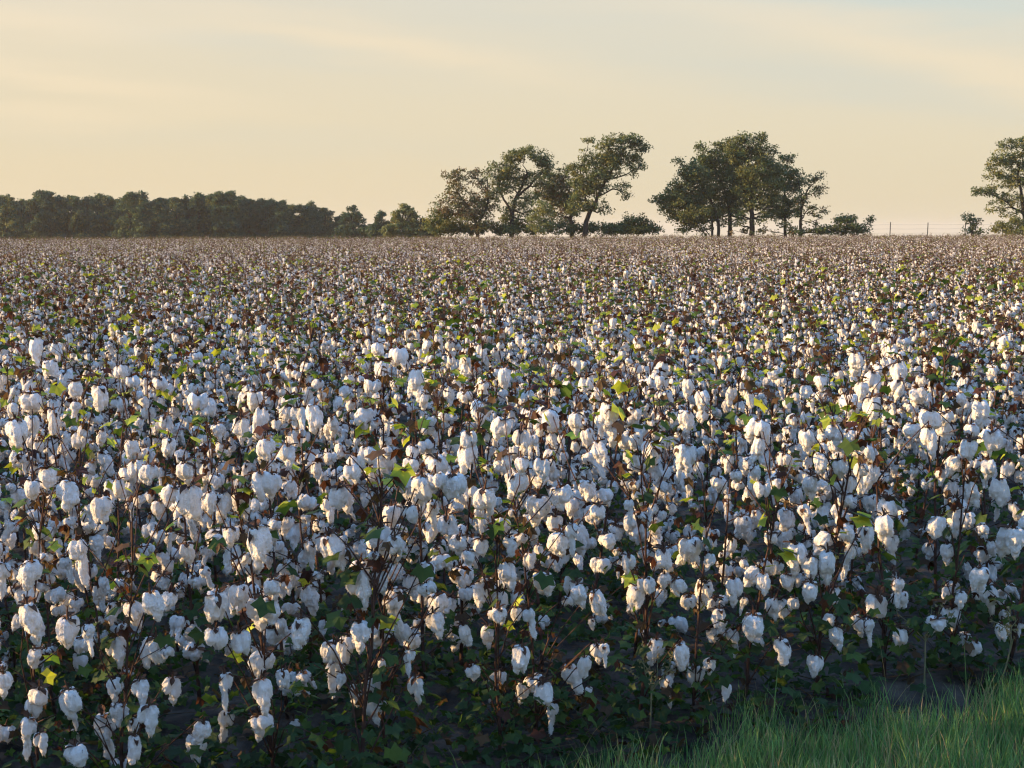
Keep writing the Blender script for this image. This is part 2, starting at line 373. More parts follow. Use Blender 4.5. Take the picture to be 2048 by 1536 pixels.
def gen_plant(seed, H, nboll, leafy_=1.0, dry=False, top=.05):
    r = np.random.default_rng(seed)
    stem = MB(); fol = MB(); bolls = []
    lean = r.normal(0, .085, 2); bend = r.normal(0, .05, 2)
    def ax(z): t = z / H; return np.array([lean[0] * t + bend[0] * t * t, lean[1] * t + bend[1] * t * t, z])
    zs = np.linspace(-.03, H, 9); stem.tube([ax(z) + np.array([*r.normal(0, .004, 2), 0]) for z in zs], np.linspace(.0078, .0022, 9), 6)
    z = .13; a = r.uniform(0, 6.28); cand = []
    while z < H - .02:
        t = z / H; Lb = (.28 - .20 * t) * r.uniform(.6, 1.25); asc = r.uniform(.4, 1.1)
        p = ax(z); pts = [p]; ns = max(2, int(Lb / .075)); d0 = a
        for q in range(ns):
            d0 += r.normal(0, .35) + (.25 if q % 2 else -.25)
            p = p + np.array([math.cos(d0) * math.cos(asc), math.sin(d0) * math.cos(asc), math.sin(asc) * .9]) * (Lb / ns)
            pts.append(p); asc *= .8
            cand.append((p, d0, z))
            if r.random() < (.95 if z < .42 else .42 if z < .75 else .62) * leafy_:
                pos = p + np.array([r.normal(0, .03), r.normal(0, .03), r.uniform(-.02, .05)])
                sz = r.uniform(.030, .055) if z < .6 else r.uniform(.034, .064)
                cc = pick_leaf_col(pos[2], r, dry); dr = cc in (C_RED, C_BRN)
                leaf_into(fol, pos, d0 + r.normal(0, .9), r.uniform(-.2, 1.0) + .5 * dr, sz * (.72 if dr else 1), cc, r, .8 if dr else .25)
            if r.random() < .6:                                   # curled dry bract
                leaf_into(fol, p + r.normal(0, .012, 3), r.uniform(0, 6.28), r.uniform(.2, 1.4), r.uniform(.018, .034), C_BRN if r.random() < .6 else C_RED, r, .9)
        stem.tube(pts, np.linspace(.0036 - .0015 * t, .0013, len(pts)), 4)
        a += 2.4 + r.normal(0, .3); z += r.uniform(.05, .085)
    for q in range(5):                                             # bare twig ends and small leaves at the tip
        d0 = r.uniform(0, 6.28); e = ax(H) + np.array([math.cos(d0) * .05, math.sin(d0) * .05, r.uniform(.01, .10)])
        stem.tube([ax(H - .05), (ax(H - .03) + e) / 2 + r.normal(0, .006, 3), e], [.0022, .0018, .001], 4)
        if r.random() < .8 * leafy_: leaf_into(fol, e, d0, r.uniform(-.2, .6), r.uniform(.022, .046), pick_leaf_col(1, r, dry), r)
    for q in range(int(14 * leafy_ ** 2)):                               # low skirt of dark leaves
        d0 = r.uniform(0, 6.28); rr = r.uniform(.05, .27); zz = r.uniform(.04, .33)
        leaf_into(fol, np.array([math.cos(d0) * rr, math.sin(d0) * rr, zz]), d0, r.uniform(0, 1.1), r.uniform(.026, .048), pick_leaf_col(.2, r, 0), r)
    w = np.array([(.25 + min(1, max(0, (c[2] - .12) / .35))) * (.06 if c[0][2] > H - top else 1) for c in cand]); w /= w.sum()
    got = []
    for q in r.permutation(len(cand)) if False else r.choice(len(cand), size=len(cand), replace=False, p=w):
        p, d0, zz = cand[q]
        if len(got) >= nboll: break
        if any(np.linalg.norm(p - o) < .054 for o in got): continue
        got.append(p); k = int(r.choice(len(BOLLS), p=W_VAR))
        bolls.append((k, p + np.array([0, 0, -.012]), (r.normal(0, .22), r.normal(0, .22), r.uniform(0, 6.28)), r.uniform(.50, .98) * (.70 if top == .09 else .85 if top == .08 else 1)))
    return dict(stem=stem, fol=fol, bolls=bolls, H=H, ax=ax)
PROTO = [gen_plant(300 + k, H, int(nb * 1.3), lf * 1.15) for k, (H, nb, lf) in enumerate(
    [(.98, 18, 1.1), (.92, 16, 1.3), (1.05, 19, 1.0), (.88, 17, 1.1), (1.0, 14, 1.5), (.94, 20, .9), (1.10, 17, 1.1), (.90, 14, 1.4), (.96, 18, 1.0), (1.02, 17, 1.2), (.86, 15, 1.0), (.99, 13, 1.7)])]
FRONT = [gen_plant(400 + k, H, nb, lf) for k, (H, nb, lf) in enumerate([(.96, 9, 1.9), (.90, 8, 2.1), (1.0, 10, 1.8), (.93, 7, 2.2)])]
for p in PROTO + FRONT:
    p['stem_me'] = p['stem'].mesh('stem', [M_STEM], True); p['fol_me'] = p['fol'].mesh('foliage', [M_LEAF])

# where the plants stand: rows parallel to the near edge of the field
pr = np.random.default_rng(11); spots = []
def row_points(k, s0, s1, step):
    s = np.arange(s0, s1, step); s = s + pr.uniform(-.12, .12, len(s))
    o = k * .76 + pr.normal(0, .09, len(s))
    return np.stack([EDGE_P[0] + s * E[0] + o * NRM[0], EDGE_P[1] + s * E[1] + o * NRM[1], np.full(len(s), k)], 1)
for k in range(0, 60):
    spots.append(row_points(k, -30, 40, .27))
S = np.concatenate(spots)
keep = (S[:, 1] > 1.5) & (S[:, 1] < 34) & (S[:, 0] > -.36 * S[:, 1] - 9) & (S[:, 0] < .36 * S[:, 1] + 4)
S = S[keep]
dist = np.hypot(S[:, 0], S[:, 1]); inview = (np.abs(S[:, 0]) < .352 * S[:, 1] + .22) & (S[:, 1] > 3.2)
order = np.argsort(np.where(inview, dist, 1e9))
near = S[order[:300]]; rest = S[order[300:]]
near = near[np.argsort(near[:, 2] * 1000 + near[:, 0])]

# bolls and tufts read off the photograph: (zoom origin, list of x, y, width, height in that zoom)
HERO = [((0, 1016), [25,330,100,220, 185,325,150,170, 450,200,130,280, 160,570,140,270, 135,470,130,110, 395,650,150,200, 510,690,90,190, 205,830,90,120, 1265,510,150,200, 1000,500,100,110, 1090,215,110,140, 880,500,150,180, 1400,460,130,140, 1510,540,170,190, 1590,420,110,150, 1500,120,150,260, 1350,120,110,120, 1920,170,140,230, 20,970,100,160, 230,1060,130,120, 400,1070,140,180, 420,1200,60,120, 190,1130,110,110, 165,1240,110,250, 235,1320,90,140, 600,1220,140,300, 440,1400,150,130, 790,1340,100,170, 870,1160,130,190, 1190,1260,110,150, 1140,1330,130,200, 700,1150,130,140, 820,1010,110,160, 1010,1000,120,170, 910,770,160,190, 1260,720,150,130, 1400,730,150,140, 1540,850,160,150, 1650,960,90,120, 1530,1010,130,220, 1540,1240,110,140, 1720,1250,80,110, 1950,800,160,120, 1960,900,110,230, 1760,650,130,190, 1320,980,80,250, 710,1480,120,80]),
 ((680, 1016), [210,130,140,200, 320,170,110,140, 120,320,130,150, 230,380,110,140, 510,330,110,140, 700,170,110,120, 750,250,90,100, 830,190,100,100, 990,170,90,120, 1290,150,170,140, 1360,100,90,200, 1110,270,90,100, 310,490,120,310, 570,520,130,130, 545,620,120,160, 420,750,120,110, 405,840,70,160, 720,690,90,140, 825,440,110,150, 930,590,100,110, 1030,590,80,80, 1100,600,90,180, 1060,820,120,160, 770,930,110,90, 1070,1030,90,140, 1190,1030,130,140, 1340,930,120,190, 1430,880,100,130, 1500,800,80,130, 1545,800,70,140, 440,1000,100,180, 100,1040,110,130, 195,990,120,110, 180,1110,110,180, 10,790,70,120, 10,970,60,100, 240,890,50,80, 1390,450,110,160, 1490,500,110,150, 1740,470,110,130, 1790,420,120,90, 1685,280,90,120, 1890,250,110,130, 1900,390,90,90, 1970,420,100,110, 1850,770,110,170, 1990,810,110,140, 1470,650,50,80, 1455,1050,50,60, 1160,220,70,90, 1560,160,110,90]),
 ((1348, 1016), [90,200,100,170, 170,420,110,190, 520,390,100,130, 660,390,100,110, 795,290,120,150, 900,260,120,210, 800,440,110,140, 930,470,110,100, 1040,220,80,350, 1130,110,90,170, 1230,50,130,190, 575,530,100,140, 705,530,80,80, 265,600,110,170, 345,720,80,170, 465,630,150,170, 415,530,50,110, 40,810,110,150, 120,930,110,130, 215,890,80,100, 310,1030,70,110, 625,770,110,160, 830,870,110,130, 945,700,90,150, 1060,630,80,150, 1135,660,80,170, 1190,520,150,150, 1310,420,90,180, 1330,500,90,100, 1325,710,100,110, 1620,590,150,130, 1540,650,130,100, 1700,740,90,100, 1770,790,80,110, 1840,460,120,190, 1790,360,130,140, 1940,600,80,90, 1920,680,100,130, 2030,680,40,80, 1680,500,80,100, 1545,60,120,130, 1960,120,150,200]),
 ((680, 660), [960,235,90,120, 830,415,140,170, 1110,480,60,150, 1220,470,150,170, 960,530,130,130, 1060,590,110,150, 1380,490,90,140, 1440,590,90,110, 1510,660,100,150, 755,600,110,130, 745,660,120,190, 425,680,90,110, 420,760,110,100, 480,860,150,190, 560,850,120,100, 660,860,170,140, 540,1010,90,180, 850,940,140,160, 810,1040,70,180, 1060,750,100,110, 1050,840,120,170, 1160,980,150,200, 1290,930,150,130, 1180,760,120,140, 1820,660,130,150, 2000,680,100,210, 160,690,110,130, 60,800,110,110, 190,300,110,80, 450,240,100,190, 1440,280,110,100, 1640,290,80,120, 1870,270,60,90, 1690,1000,70,150, 1510,1030,110,90, 30,930,110,150, 410,1040,100,100, 300,1040,130,120, 220,80,80,110, 340,120,130,100, 240,190,100,100]),
 ((0, 520), [180,790,140,130, 80,840,70,90, 190,920,100,130, 90,950,140,160, 310,880,80,150, 380,650,100,130, 440,720,100,90, 290,600,110,120, 580,740,110,150, 710,620,80,100, 770,690,90,80, 380,440,70,90, 330,490,70,110, 210,460,90,180, 270,1230,120,120, 190,1300,110,110, 400,1310,150,170, 590,1400,140,150, 690,1290,90,130, 800,1180,100,130, 870,1210,120,110, 1080,1190,110,150, 1110,1330,180,220, 1220,1370,100,130, 1300,1370,110,180, 1390,1370,120,170, 1520,1250,140,170, 1590,1260,110,150, 1410,930,110,130, 1530,870,100,190, 1490,780,110,120, 1550,1060,120,120, 1680,1090,100,140, 1840,860,120,160, 1980,1340,130,130, 1440,740,60,130, 1160,790,130,90, 1210,820,110,110, 770,1060,100,110, 990,1050,90,110]),
 ((1348, 660), [1060,140,100,140, 1310,200,110,150, 1320,300,90,120, 1160,250,100,150, 1100,310,90,120, 1160,400,110,170, 1030,390,130,140, 1420,350,120,110, 850,270,90,100, 770,330,80,80, 160,360,90,140, 80,290,80,120, 70,480,110,130, 500,540,160,120, 500,640,80,150, 770,590,100,170, 930,560,100,140, 1500,480,150,130, 1490,580,100,160, 1790,420,110,180, 1740,560,90,90, 1860,600,150,160, 1730,650,120,120, 1650,750,110,130, 860,730,100,120, 800,860,100,150, 1030,860,100,130, 1100,790,90,180, 60,680,130,160, 470,800,80,90, 650,730,80,100, 520,900,110,80, 260,870,100,90, 360,830,80,70, 960,770,90,120, 1840,770,110,110, 1900,880,130,160, 1120,690,110,90])]
ZS = 2.9257
hr = np.random.default_rng(21); heroes = []
for (ox, oy), a in HERO:
    for x, y, w, h in np.array(a, float).reshape(-1, 4):
        px, py = ox + x / ZS, oy + y / ZS; d = ray(px, py)
        zt = hr.uniform(.97, 1.09); Yt = d[1] * (zt - CAM_H) / d[2]
        t_edge = ((EDGE_P - 0) @ NRM) / (d[:2] @ NRM); Ye = d[1] * t_edge
        Yh = max(Yt, Ye + hr.uniform(-.24, .06))
        P = at(px, py, Yh)
        if P[2] < .10: P = at(px, py, d[1] * (.12 - CAM_H) / d[2])
        heroes.append((P, w / ZS * P[1] / FPX, h / ZS * P[1] / FPX))
print('heroes', len(heroes), 'z', np.percentile([h[0][2] for h in heroes], [0, 25, 50, 75, 100]))

plants = []
LAB_IN = 'cotton plant crowded behind the front row, brown stems hung with open white bolls'
ordinal = ['first', 'second', 'third', 'fourth', 'fifth', 'sixth', 'seventh', 'eighth', 'ninth', 'tenth', 'eleventh', 'twelfth', 'thirteenth', 'fourteenth', 'fifteenth', 'sixteenth', 'seventeenth', 'eighteenth', 'nineteenth', 'twentieth']
nf = 0
for n_, (x, y, k) in enumerate(near):
    front = k == 0
    pr_ = FRONT[pr.integers(len(FRONT))] if front else PROTO[pr.integers(len(PROTO))]
    d = math.hypot(x, y); sc = pr.uniform(.80, 1.08) * (1.0 if not front else .96); rz = pr.uniform(0, 6.28)
    root = empty('cotton_plant', (x, y, float(ground_z(x, y))), rz); root.scale = (sc,) * 3
    if front and nf < 20:
        lab = f'{ordinal[nf]} cotton plant from the left along the front edge, dark leaves below white bolls'; nf += 1
    else: lab = LAB_IN
    tag(root, lab, 'cotton plant', 'cotton plants in the field')
    link(bpy.data.objects.new('stem', pr_['stem_me']), root)
    link(bpy.data.objects.new('foliage', pr_['fol_me']), root)
    plants.append(dict(root=root, xy=np.array([x, y]), d=d, p=pr_, sc=sc, rz=rz, near=d < 7.2))
    for (b, pos, rot, s) in pr_['bolls']:
        if front and pr.random() < .35 and pos[2] < .5: continue
        o = link(bpy.data.objects.new('cotton_boll', BOLLS[b]['lint' if d < 7.2 else 'both']), root)
        o.location = pos; o.rotation_euler = rot; o.scale = (s,) * 3
        if d < 7.2: link(bpy.data.objects.new('bur', BOLLS[b]['bur']), o)
pxy = np.array([p['xy'] for p in plants])
for P, w, h in heroes:
    k = int(np.argmin(np.linalg.norm(pxy - P[:2], axis=1))); pl = plants[k]; root = pl['root']
    asp = h / w; costs = [abs(math.log((b['h'] / b['w']) / asp)) + hr.uniform(0, .25) for b in BOLLS[:13]]; costs[9] += .5; costs[10] += .5
    bi = int(np.argmin(costs)); B = BOLLS[bi]; s = .94 * w / B['w']; sz = np.clip(h / B['h'], .7 * s, 1.4 * s)
    c, sn = math.cos(-pl['rz']), math.sin(-pl['rz']); q = (P - np.array(root.location)) / pl['sc']
    loc = np.array([c * q[0] - sn * q[1], sn * q[0] + c * q[1], q[2]])
    o = link(bpy.data.objects.new('cotton_boll', B['lint' if pl['near'] else 'both']), root)
    o.location = loc; o.rotation_euler = (hr.normal(0, .12), hr.normal(0, .12), hr.uniform(0, 6.28)); o.scale = (s / pl['sc'], s / pl['sc'], sz / pl['sc'])
    if pl['near']: link(bpy.data.objects.new('bur', B['bur']), o)
    zb = max(.08, min(pl['p']['H'] - .02, loc[2] - .04 - 1.3 * math.hypot(loc[0], loc[1]))); a = pl['p']['ax'](zb)
    e = loc + np.array([0, 0, .03]); mid = a * .5 + e * .5 + np.array([*hr.normal(0, .02, 2), .03])
    m = MB(); m.tube([a, mid, e, loc], [.003, .0023, .0017, .0017], 5); m.build('branch', [M_STEM], root, True)

# the rest of the field: whole plants spread over the field by geometry nodes, one object
fr = np.random.default_rng(31)
def fill(y0, y1, dens):
    out = []
    A = (y1 - y0); n = int(dens * A * (.74 * (y0 + y1) / 2 + 14))
    y = np.sqrt(fr.uniform(y0 ** 2, y1 ** 2, n)); x = fr.uniform(-1, 1, n) * (.40 * y + 6) - 1
    return np.stack([x, y], 1)
far_pts = np.concatenate([rest[:, :2], fill(34, 60, 3.0), fill(60, 100, 2.2), fill(100, 150, 1.8)])
print('far plants', len(far_pts))
src = bpy.data.collections.new('cotton_plant_sources')
for k in range(24):
    far_ = k >= 12; H = PROTO[k % 12]['H']
    p = gen_plant(500 + k, H, [24, 20, 23, 22, 19, 25][k % 6] if far_ else [19, 15, 20, 14, 17, 21][k % 6], [.9, 1.1, .75][k % 3] if far_ else [1.15, 1.4, 1.0][k % 3], dry=far_, top=.09 if far_ else .08)
    m = MB(); m.add_mb(p['stem'], None, {0: 0}); m.add_mb(p['fol'], None, {0: 1})
    for (b, pos, rot, s) in p['bolls']:
        T = np.eye(4); T[:3, :3] = rotm(*rot) * s; T[:3, 3] = pos
        m.add_mb(BOLLS[b]['mb'], T, {0: 2, 1: 3})
    me = m.mesh(f'cotton_plant_source_{k:02d}', [M_STEM, M_LEAF, M_COTTON, M_BUR], True)
    src.objects.link(bpy.data.objects.new(f'cotton_plant_source_{k:02d}', me))
me = bpy.data.meshes.new('cotton_field')
n = len(far_pts); me.vertices.add(n)
me.vertices.foreach_set('co', np.column_stack([far_pts, ground_z(far_pts[:, 0], far_pts[:, 1])]).astype(np.float32).ravel())
a = me.attributes.new('yaw', 'FLOAT_VECTOR', 'POINT'); a.data.foreach_set('vector', np.column_stack([fr.normal(0, .04, n), fr.normal(0, .04, n), fr.uniform(0, 6.28, n)]).astype(np.float32).ravel())
a = me.attributes.new('size', 'FLOAT', 'POINT'); a.data.foreach_set('value', fr.uniform(.80, 1.12, n).astype(np.float32))
a = me.attributes.new('which', 'INT', 'POINT'); a.data.foreach_set('value', (fr.integers(0, 12, n) + 12 * (fr.random(n) < np.clip((far_pts[:, 1] - 13) / 22, 0, 1))).astype(np.int32))
field = link(bpy.data.objects.new('cotton_field', me))
tag(field, 'sea of distant cotton plants stretching from behind the nearest ones to the far trees', 'cotton crop', kind='stuff')
gt = bpy.data.node_groups.new('scatter_plants', 'GeometryNodeTree')
gt.interface.new_socket('Geometry', in_out='INPUT', socket_type='NodeSocketGeometry'); gt.interface.new_socket('Geometry', in_out='OUTPUT', socket_type='NodeSocketGeometry')
gi = nd(gt, 'NodeGroupInput'); go = nd(gt, 'NodeGroupOutput'); ip = nd(gt, 'GeometryNodeInstanceOnPoints'); ci = nd(gt, 'GeometryNodeCollectionInfo')
ci.inputs['Collection'].default_value = src; ci.inputs['Separate Children'].default_value = True; ci.inputs['Reset Children'].default_value = True
def named(nm, ty):
    q = nd(gt, 'GeometryNodeInputNamedAttribute', data_type=ty); q.inputs['Name'].default_value = nm; return q.outputs['Attribute']
er = nd(gt, 'FunctionNodeEulerToRotation'); gt.links.new(named('yaw', 'FLOAT_VECTOR'), er.inputs[0])
gt.links.new(gi.outputs[0], ip.inputs['Points']); gt.links.new(ci.outputs[0], ip.inputs['Instance']); ip.inputs['Pick Instance'].default_value = True
gt.links.new(named('which', 'INT'), ip.inputs['Instance Index']); gt.links.new(er.outputs[0], ip.inputs['Rotation']); gt.links.new(named('size', 'FLOAT'), ip.inputs['Scale'])
gt.links.new(ip.outputs[0], go.inputs[0])
field.modifiers.new('scatter_plants', 'NODES').node_group = gt

# ------------------------------------------------------------------ grass verge
gr = np.random.default_rng(41)
def blades(n, xr, yr, hmin, hmax, cols, ok):
    x = gr.uniform(*xr, n); y = gr.uniform(*yr, n); k = ok(x, y); x, y = x[k], y[k]; n = len(x)
    h = gr.uniform(hmin, hmax, n) * (.75 + .5 * gr.random(n)); w = gr.uniform(.0011, .0026, n); a = gr.uniform(0, 6.28, n); h *= 1 + .35 * np.sin(x * 9.3 + 2 * np.sin(y * 7.7)) * np.sin(y * 11.1 + x * 3); bend = gr.uniform(.05, .5, n) * h; ba = gr.uniform(0, 6.28, n)
    z0 = ground_z(x, y); V = np.zeros((n, 7, 3))
    for q, t in enumerate((0, .4, .75, 1.0)):
        cx = x + np.cos(ba) * bend * t * t; cy = y + np.sin(ba) * bend * t * t; cz = z0 + h * t * (1 - .12 * t * bend / h)
        ww = w * (1 - t ** 2 * .9)
        if q < 3:
            V[:, q * 2] = np.stack([cx - np.cos(a) * ww, cy - np.sin(a) * ww, cz], 1); V[:, q * 2 + 1] = np.stack([cx + np.cos(a) * ww, cy + np.sin(a) * ww, cz], 1)
        else: V[:, 6] = np.stack([cx, cy, cz], 1)
    b = np.arange(n)[:, None] * 7
    Q = np.concatenate([b + np.array([[0, 1, 3, 2]]), b + np.array([[2, 3, 5, 4]])]); T = b + np.array([[4, 5, 6]])
    C = np.array(cols)[gr.integers(0, len(cols), n)] * gr.uniform(.7, 1.3, (n, 1))
    return V.reshape(-1, 3), Q, T, np.repeat(C, 7, 0)
def add_blades(mb, *a):
    V, Q, T, C = blades(*a); mb.add(V, Q, 0, C); mb.add(np.zeros((0, 3)), T - 0 if len(T) else T, 0, np.zeros((0, 3)))
    mb.f[-1] = T + (mb.n - len(V))
GC = [(0.188, 0.287, 0.083), (0.131, 0.247, 0.073), (0.144, 0.259, 0.073), (0.106, 0.207, 0.077), (0.175, 0.265, 0.07), (0.131, 0.247, 0.073), (0.3, 0.247, 0.121), (0.375, 0.287, 0.154), (0.188, 0.287, 0.083)]
gm = MB()
def verge(x, y): o = edge_off(x, y) + .30 * np.clip((.45 - x) / 1.0, 0, 3) + .10 * np.sin(x * 5.1) + .07 * np.sin(x * 13 + 1); return (o < -.12) & (gr.random(len(x)) < np.clip((-.14 - o) / .4, .05, 1))
add_blades(gm, 480000, (-3.2, 5.2), (1.2, 7.5), .06, .155, GC, verge)
add_blades(gm, 3500, (-3.2, 5.2), (1.2, 7.5), .17, .30, GC, verge)
tag(gm.build('grass', [M_GRASS]), 'short green grass along the verge in front of the cotton', 'grass', kind='stuff')

ug = MB(); ur = np.random.default_rng(43)
for q in range(24000):                                            # low leafy undergrowth at the feet of the first rows
    sx_ = ur.uniform(-2.6, 5.2); o = ur.uniform(-.30, 2.6); x, y = EDGE_P + E * sx_ + NRM * o
    if noise.noise(Vector((x * 1.6, y * 1.6, 3))) + .25 < ur.uniform(-.25, .45) + .55 * max(0, (sx_ - 1.6) / 3): continue
    hgt = min(.30, ur.exponential(.11)) * (1 if o > 0 else .45)
    leaf_into(ug, np.array([x, y, float(ground_z(x, y)) + .015 + hgt]), ur.uniform(0, 6.28), ur.uniform(-.2, 1.1), ur.uniform(.018, .042), (C_DARK, C_DARK, (.034, .062, .024), C_MID, C_BRN)[ur.integers(5)], ur)
for q in range(420):
    x, y = EDGE_P + E * ur.uniform(-2.6, 5.2) + NRM * ur.uniform(-.4, 1.0); a = ur.uniform(0, 6.28); l = ur.uniform(.06, .28); z = float(ground_z(x, y)); up = ur.uniform(.0, .6)
    p0 = np.array([x, y, z + .004]); p1 = p0 + np.array([math.cos(a), math.sin(a), up]) * l
    ug.tube([p0, (p0 + p1) / 2 + ur.normal(0, .012, 3) + [0, 0, .01], p1], [.003, .0022, .001], 4, 0, (.10, .07, .045))
tag(ug.build('undergrowth', [M_LEAF]), 'dark leafy undergrowth and dry litter at the foot of the front rows', 'undergrowth', kind='stuff')
def weed(px, py, h, lab, seed, n):
    r = np.random.default_rng(seed); d = ray(px, py); b = np.array([0, 0, CAM_H]) + d * (-CAM_H / d[2]); b[2] = float(ground_z(b[0], b[1]))
    o = empty('dry_weed', b); tag(o, lab, 'weed'); m = MB(); hd = MB()
    top = np.array([r.normal(0, .02), r.normal(0, .02), h * .62]); m.tube([(0, 0, -.02), top * .5 + r.normal(0, .004, 3), top], [.0034, .003, .0024], 5)
    for q in range(n):
        a = r.uniform(0, 6.28); e = top + np.array([math.cos(a) * r.uniform(.03, .14), math.sin(a) * .08, h * r.uniform(.12, .38)])
        s0 = top * r.uniform(.8, 1); mid = (s0 + e) / 2 + r.normal(0, .01, 3); m.tube([s0, mid, e], [.002, .0015, .001], 4)
        for w in range(14):
            t = r.uniform(.4, 1); c = s0 + (e - s0) * t + r.normal(0, .006, 3); v = r.normal(0, .006, (3, 3)) + c; hd.add(v, [[0, 1, 2]], 0, (.20, .17, .09))
    m.build('stalk', [M_DRY], o, True); hd.build('seed_head', [M_GRASS], o)
M_DRY = noisy('dry_stalk', (.10, .11, .05), (.22, .19, .11), 20, .8)
weed(1846, 1400, .36, 'forked dry weed stalk standing in the grass beside the lowest right bolls', 1, 5)
weed(1300, 1500, .34, 'slanting grass weed with thin seed sprays at the left end of the verge', 2, 7)
weed(1990, 1400, .40, 'tall green-gold weed stalk at the right end of the verge', 3, 4)

# ------------------------------------------------------------------ trees
class Tree:
    def __init__(s, D, base_px, seed):
        s.D = D; s.k = D / FPX; s.base = at(base_px, 470, D); s.base[2] = float(ground_z(*s.base[:2])); s.r = np.random.default_rng(seed); s.tr = MB(); s.cr = MB(); s.pts = []; s.gain = 2.5
    def P(s, px, py, dy=0.0):
        p = at(px, py, s.D) - s.base; p[1] += dy; return p
    def trunk(s, line, r0, r1, dy=0.0):
        p = [s.P(x, y, dy) for x, y in line]
        if p[0][2] < 1.2: p[0][2] = -.1
        q = []                                                    # finer, slightly crooked
        for a, b in zip(p[:-1], p[1:]):
            for t in (0, .33, .66): q.append(a + (b - a) * t + (s.r.normal(0, .06, 3) if t else 0))
        q.append(p[-1]); s.tr.tube(q, np.linspace(r0, r1, len(q)), 7); s.pts += [(x, np.interp(i, [0, len(q) - 1], [r0, r1])) for i, x in enumerate(q)]
    def clump(s, px, py, rx, ry, dens=1.0, cols=None, depth=None, leaf=.25, limb=True):
        r = s.r; k = s.k; RX, RZ = rx * k, ry * k; RY = depth if depth is not None else RX * .9
        c = s.P(px, py, r.normal(0, RY * .35))
        if limb and s.pts:
            best = min(s.pts, key=lambda t: np.linalg.norm(t[0] - c) + (3 if t[0][2] > c[2] + .2 else 0))
            a, ra = best; mid = (a + c) / 2 + np.array([r.normal(0, .15), r.normal(0, .15), -.1 * np.linalg.norm(c - a) + r.normal(0, .1)])
            ra = min(ra * .7, .12); s.tr.tube([a, (a + mid) / 2 + r.normal(0, .05, 3), mid, (mid + c) / 2 + r.normal(0, .08, 3), c], np.linspace(ra, .03, 5), 5)
        n = max(5, int(dens * s.gain * rx * ry / 38))
        u = r.normal(0, 1, (n, 3)); u /= np.linalg.norm(u, axis=1)[:, None]; u *= (r.random(n) ** .42)[:, None]
        T = c + u * np.array([RX, RY, RZ])
        for t in T:
            if r.random() < .35:
                o = c + (t - c) * r.uniform(.0, .3); s.tr.tube([o, (o + t) / 2 + r.normal(0, .08, 3), t + (t - o) * .08], [.028, .018, .008], 4)
        cols = cols or [(.030, .048, .018), (.045, .060, .020), (.060, .060, .022)]
        m = r.integers(24, 40, n); cen = np.repeat(T, m, 0); q = len(cen)
        sp = np.repeat(r.uniform(.18, .36, n), m)[:, None]
        pos = cen + np.clip(r.normal(0, 1, (q, 3)), -1.7, 1.7) * sp * np.array([1, 1, .62])
        col = np.repeat(np.array(cols)[r.integers(0, len(cols), n)] * r.uniform(.75, 1.25, (n, 1)), m, 0) * r.uniform(.85, 1.15, (q, 1))
        d1 = r.normal(0, 1, (q, 3)); d1 /= np.linalg.norm(d1, axis=1)[:, None]; d2 = np.cross(d1, r.normal(0, 1, (q, 3))); d2 /= np.linalg.norm(d2, axis=1)[:, None]
        l = (leaf * r.uniform(.6, 1.3, q))[:, None]; w = l * .5
        V = np.stack([pos - d1 * l * .5, pos + d2 * w * .5, pos + d1 * l * .5, pos - d2 * w * .5], 1).reshape(-1, 3)
        V[:, 2] = np.maximum(V[:, 2], .02)
        s.cr.add(V, np.arange(4 * q).reshape(-1, 4), 0, np.repeat(col, 4, 0))
    def done(s, name, label, cat='tree', group=None, crown='crown', trunk='trunk'):
        o = empty(name, s.base); tag(o, label, cat, group)
        if s.tr.v: s.tr.build(trunk, [M_BARK], o, True)
        s.cr.build(crown, [M_TREE], o); return o
GRN = [(0.065, 0.098, 0.037), (0.077, 0.11, 0.04), (0.098, 0.115, 0.043)]
OLV = [(0.142, 0.152, 0.052), (0.167, 0.16, 0.052), (0.109, 0.133, 0.049)]
RED0 = [(0.169, 0.114, 0.055), (0.137, 0.124, 0.049), (0.195, 0.107, 0.055), (0.111, 0.12, 0.044)]
RED = [(.135, .10, .048), (.115, .115, .045), (.155, .095, .05), (.10, .11, .042)]
PALE_GRN = [(0.163, 0.195, 0.085), (0.137, 0.169, 0.068), (0.104, 0.143, 0.058)]  # light green leaf tones for the pale bush and paler trees
G1 = 'trees along the far edge of the field'

t = Tree(156, 957, 1)
t.trunk([(957, 471), (955, 450), (946, 430), (930, 405), (912, 380)], .22, .06); t.trunk([(957, 452), (968, 425), (976, 395), (975, 360)], .15, .05)
for c in [(905, 352, 20, 17, .7), (940, 345, 22, 14, .55), (925, 372, 26, 16, .6), (958, 362, 20, 18, .5), (888, 402, 22, 12, .35), (915, 415, 30, 18, .8), (950, 405, 28, 20, .9), (885, 420, 14, 12, .5), (965, 425, 22, 16, .8), (972, 385, 18, 18, .6), (980, 405, 18, 16, .8), (940, 425, 26, 16, .9), (960, 450, 26, 12, .7), (910, 385, 22, 16, .6), (935, 438, 30, 14, .7)]: t.clump(*c, cols=RED)
t.done('broad_tree', 'thin reddish tree with open branches, leftmost of the big tree clump', group=G1)

